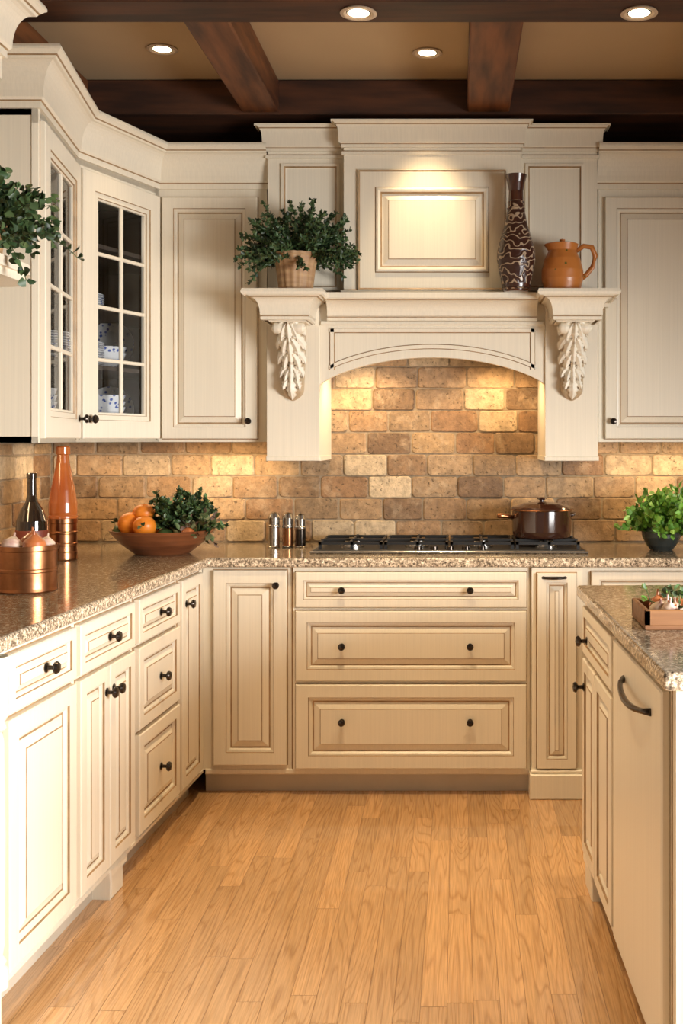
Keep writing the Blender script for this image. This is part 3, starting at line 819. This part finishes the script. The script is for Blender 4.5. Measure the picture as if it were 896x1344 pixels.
for i,(x,y,z,r) in enumerate([(-.035,-.03,.138,.034),(.035,-.035,.142,.035),(0,.035,.144,.035),(.05,.02,.138,.028),(-.055,.02,.138,.026)]):
    K=T(x,y,z) @ Matrix.Rotation(R.uniform(-.5,.5),4,'X')
    mb.lathe(K,[(0,-r*.85),(r*.5,-r*.75),(r*.95,-r*.3),(r,0),(r*.88,r*.4),(r*.45,r*.75),(r*.12,r*1.0),(r*.08,r*1.35),(0,r*1.4)],20,GARLIC if i in (0,3) else ONION)
o=mb.finish('copper_canister'); o.location=(-1.325,3.29,CT)
mb=MB()
tx0,tx1,ty0,ty1=.458,.72,2.60,2.80
mb.bbox(I4,tx0,tx1,ty0,ty1,CT,CT+.014,.003,TRAYM)
for (a,b,c,d) in [(tx0,tx0+.012,ty0,ty1),(tx1-.012,tx1,ty0,ty1),(tx0,tx1,ty0,ty0+.012),(tx0,tx1,ty1-.012,ty1)]:
    mb.bbox(I4,a,b,c,d,CT+.010,CT+.050,.003,TRAYM)
for i in range(16):
    x=R.uniform(tx0+.04,tx1-.04); y=R.uniform(ty0+.04,ty1-.04); r=R.uniform(.018,.026)
    mb.lathe(T(x,y,CT+.038) @ Matrix.Rotation(R.uniform(-1,1),4,'X'),[(0,-r*.7),(r*.8,-r*.5),(r,0),(r*.6,r*.7),(r*.15,r*1.1),(r*.1,r*1.7),(0,r*1.7)],14,GARLIC if i%3 else ONION)
bush(mb,(.56,2.70,CT+.045),24,.06,.02,.008,br[:3]+dk,up=.3,droop=.5,base_r=.07,per=2)
mb.finish('wooden_tray')

# ---------------------------------------------------------------- lights
def spot(name, loc, power, ang, col, tgt=None, r=.04, blend=.6):
    l=bpy.data.lights.new(name,'SPOT'); l.energy=power; l.spot_size=math.radians(ang); l.spot_blend=blend; l.color=col; l.shadow_soft_size=r
    o=bpy.data.objects.new(name,l); scene.collection.objects.link(o); o.location=loc
    d=(Vector(tgt)-Vector(loc)) if tgt else Vector((0,0,-1))
    o.rotation_euler=d.to_track_quat('-Z','Y').to_euler()
    return o
WARM=(1,.75,.45)
def can(x,y,z,pw,tgt=None,ang=95,col=WARM,blend=.6):
    mb=MB()
    mb.lathe(T(0,0,0),[(.056,0),(.058,-.004),(.048,-.006),(.042,-.004),(.038,.0)],36,TRIM)
    mb.lathe(T(0,0,0),[(.038,0),(.034,-.002)],36,KNOB)
    mb.lathe(T(0,0,0),[(.034,-.002),(.030,-.003),(0,-.003)],36,LAMPE,smooth=False)
    o=mb.finish('recessed_light'); o.location=(x,y,z)
    s=spot('lamp',(x,y,z-.03),pw,ang,col,tgt,blend=blend)
    s.parent=o; s.matrix_parent_inverse=Matrix.Translation((-x,-y,-z))
can(-.115,4.09,2.894,50,(-.13,4.37,2.12),50,blend=1.0)
can(-1.12,4.05,2.894,12,None,70)
can(-.31,3.345,2.749,150,(-.31,3.62,0),76,blend=.9)
can(.57,3.345,2.749,110,(.50,3.62,0),76,blend=.9)
can(-.35,2.6,2.894,60,None,80,blend=.8)  # added can out of view, brightens the base cabinets from above
can(-1.15,2.7,2.894,15,None,80)  # second unseen can, also added to light the base cabinets
def area(name, loc, sx, sy, pw, col, tgt=None, spread=180):
    l=bpy.data.lights.new(name,'AREA'); l.shape='RECTANGLE'; l.size=sx; l.size_y=sy; l.energy=pw; l.color=col; l.spread=math.radians(spread)
    o=bpy.data.objects.new(name,l); scene.collection.objects.link(o); o.location=loc
    d=(Vector(tgt)-Vector(loc)) if tgt else Vector((0,0,-1))
    o.rotation_euler=d.to_track_quat('-Z','Y').to_euler()
UC=(1,.70,.38)
area('under_cabinet_light',(-1.03,4.62,1.385),.40,.05,4.2,UC,(-1.03,4.68,1.0))
area('under_cabinet_light',(-1.55,4.55,1.385),.3,.05,2.5,UC)
area('under_cabinet_light',(-1.65,3.75,1.385),.05,.5,2.5,UC)
area('under_cabinet_light',(.95,4.62,1.385),.6,.05,5,UC,(.95,4.68,1.0))
spot('hood_lamp',(-.38,4.57,1.80),20,130,UC,(-.38,4.72,1.0))
spot('hood_lamp',(.17,4.57,1.80),20,130,UC,(.17,4.72,1.0))
spot('cabinet_fill_light',(-1.50,4.3,2.42),2.5,140,(1,.92,.84),(-1.48,4.35,1.5),r=.02)  # added fill inside the corner cabinet so the dishes show; no fixture there
area('daylight_window_light',(2.5,1.1,1.25),1.6,1.1,135,(1,.985,.96),(-1.0,3.0,.25),95)

w=bpy.data.worlds.new('World'); scene.world=w; w.use_nodes=True
w.node_tree.nodes['Background'].inputs[0].default_value=(1,.92,.80,1)
w.node_tree.nodes['Background'].inputs[1].default_value=.27

# ---------------------------------------------------------------- camera
cam=bpy.data.cameras.new('Camera'); co=bpy.data.objects.new('Camera',cam); scene.collection.objects.link(co)
co.location=(0,0,1.41); co.rotation_euler=(math.pi/2,0,0)
cam.sensor_width=36; cam.lens=36*1400/1344
cam.shift_x=-(600-448)/1344; cam.shift_y=-(672-577)/1344
cam.clip_start=.05
scene.camera=co
scene.view_settings.view_transform='Standard'
scene.view_settings.look='None'
scene.view_settings.exposure=-0.42
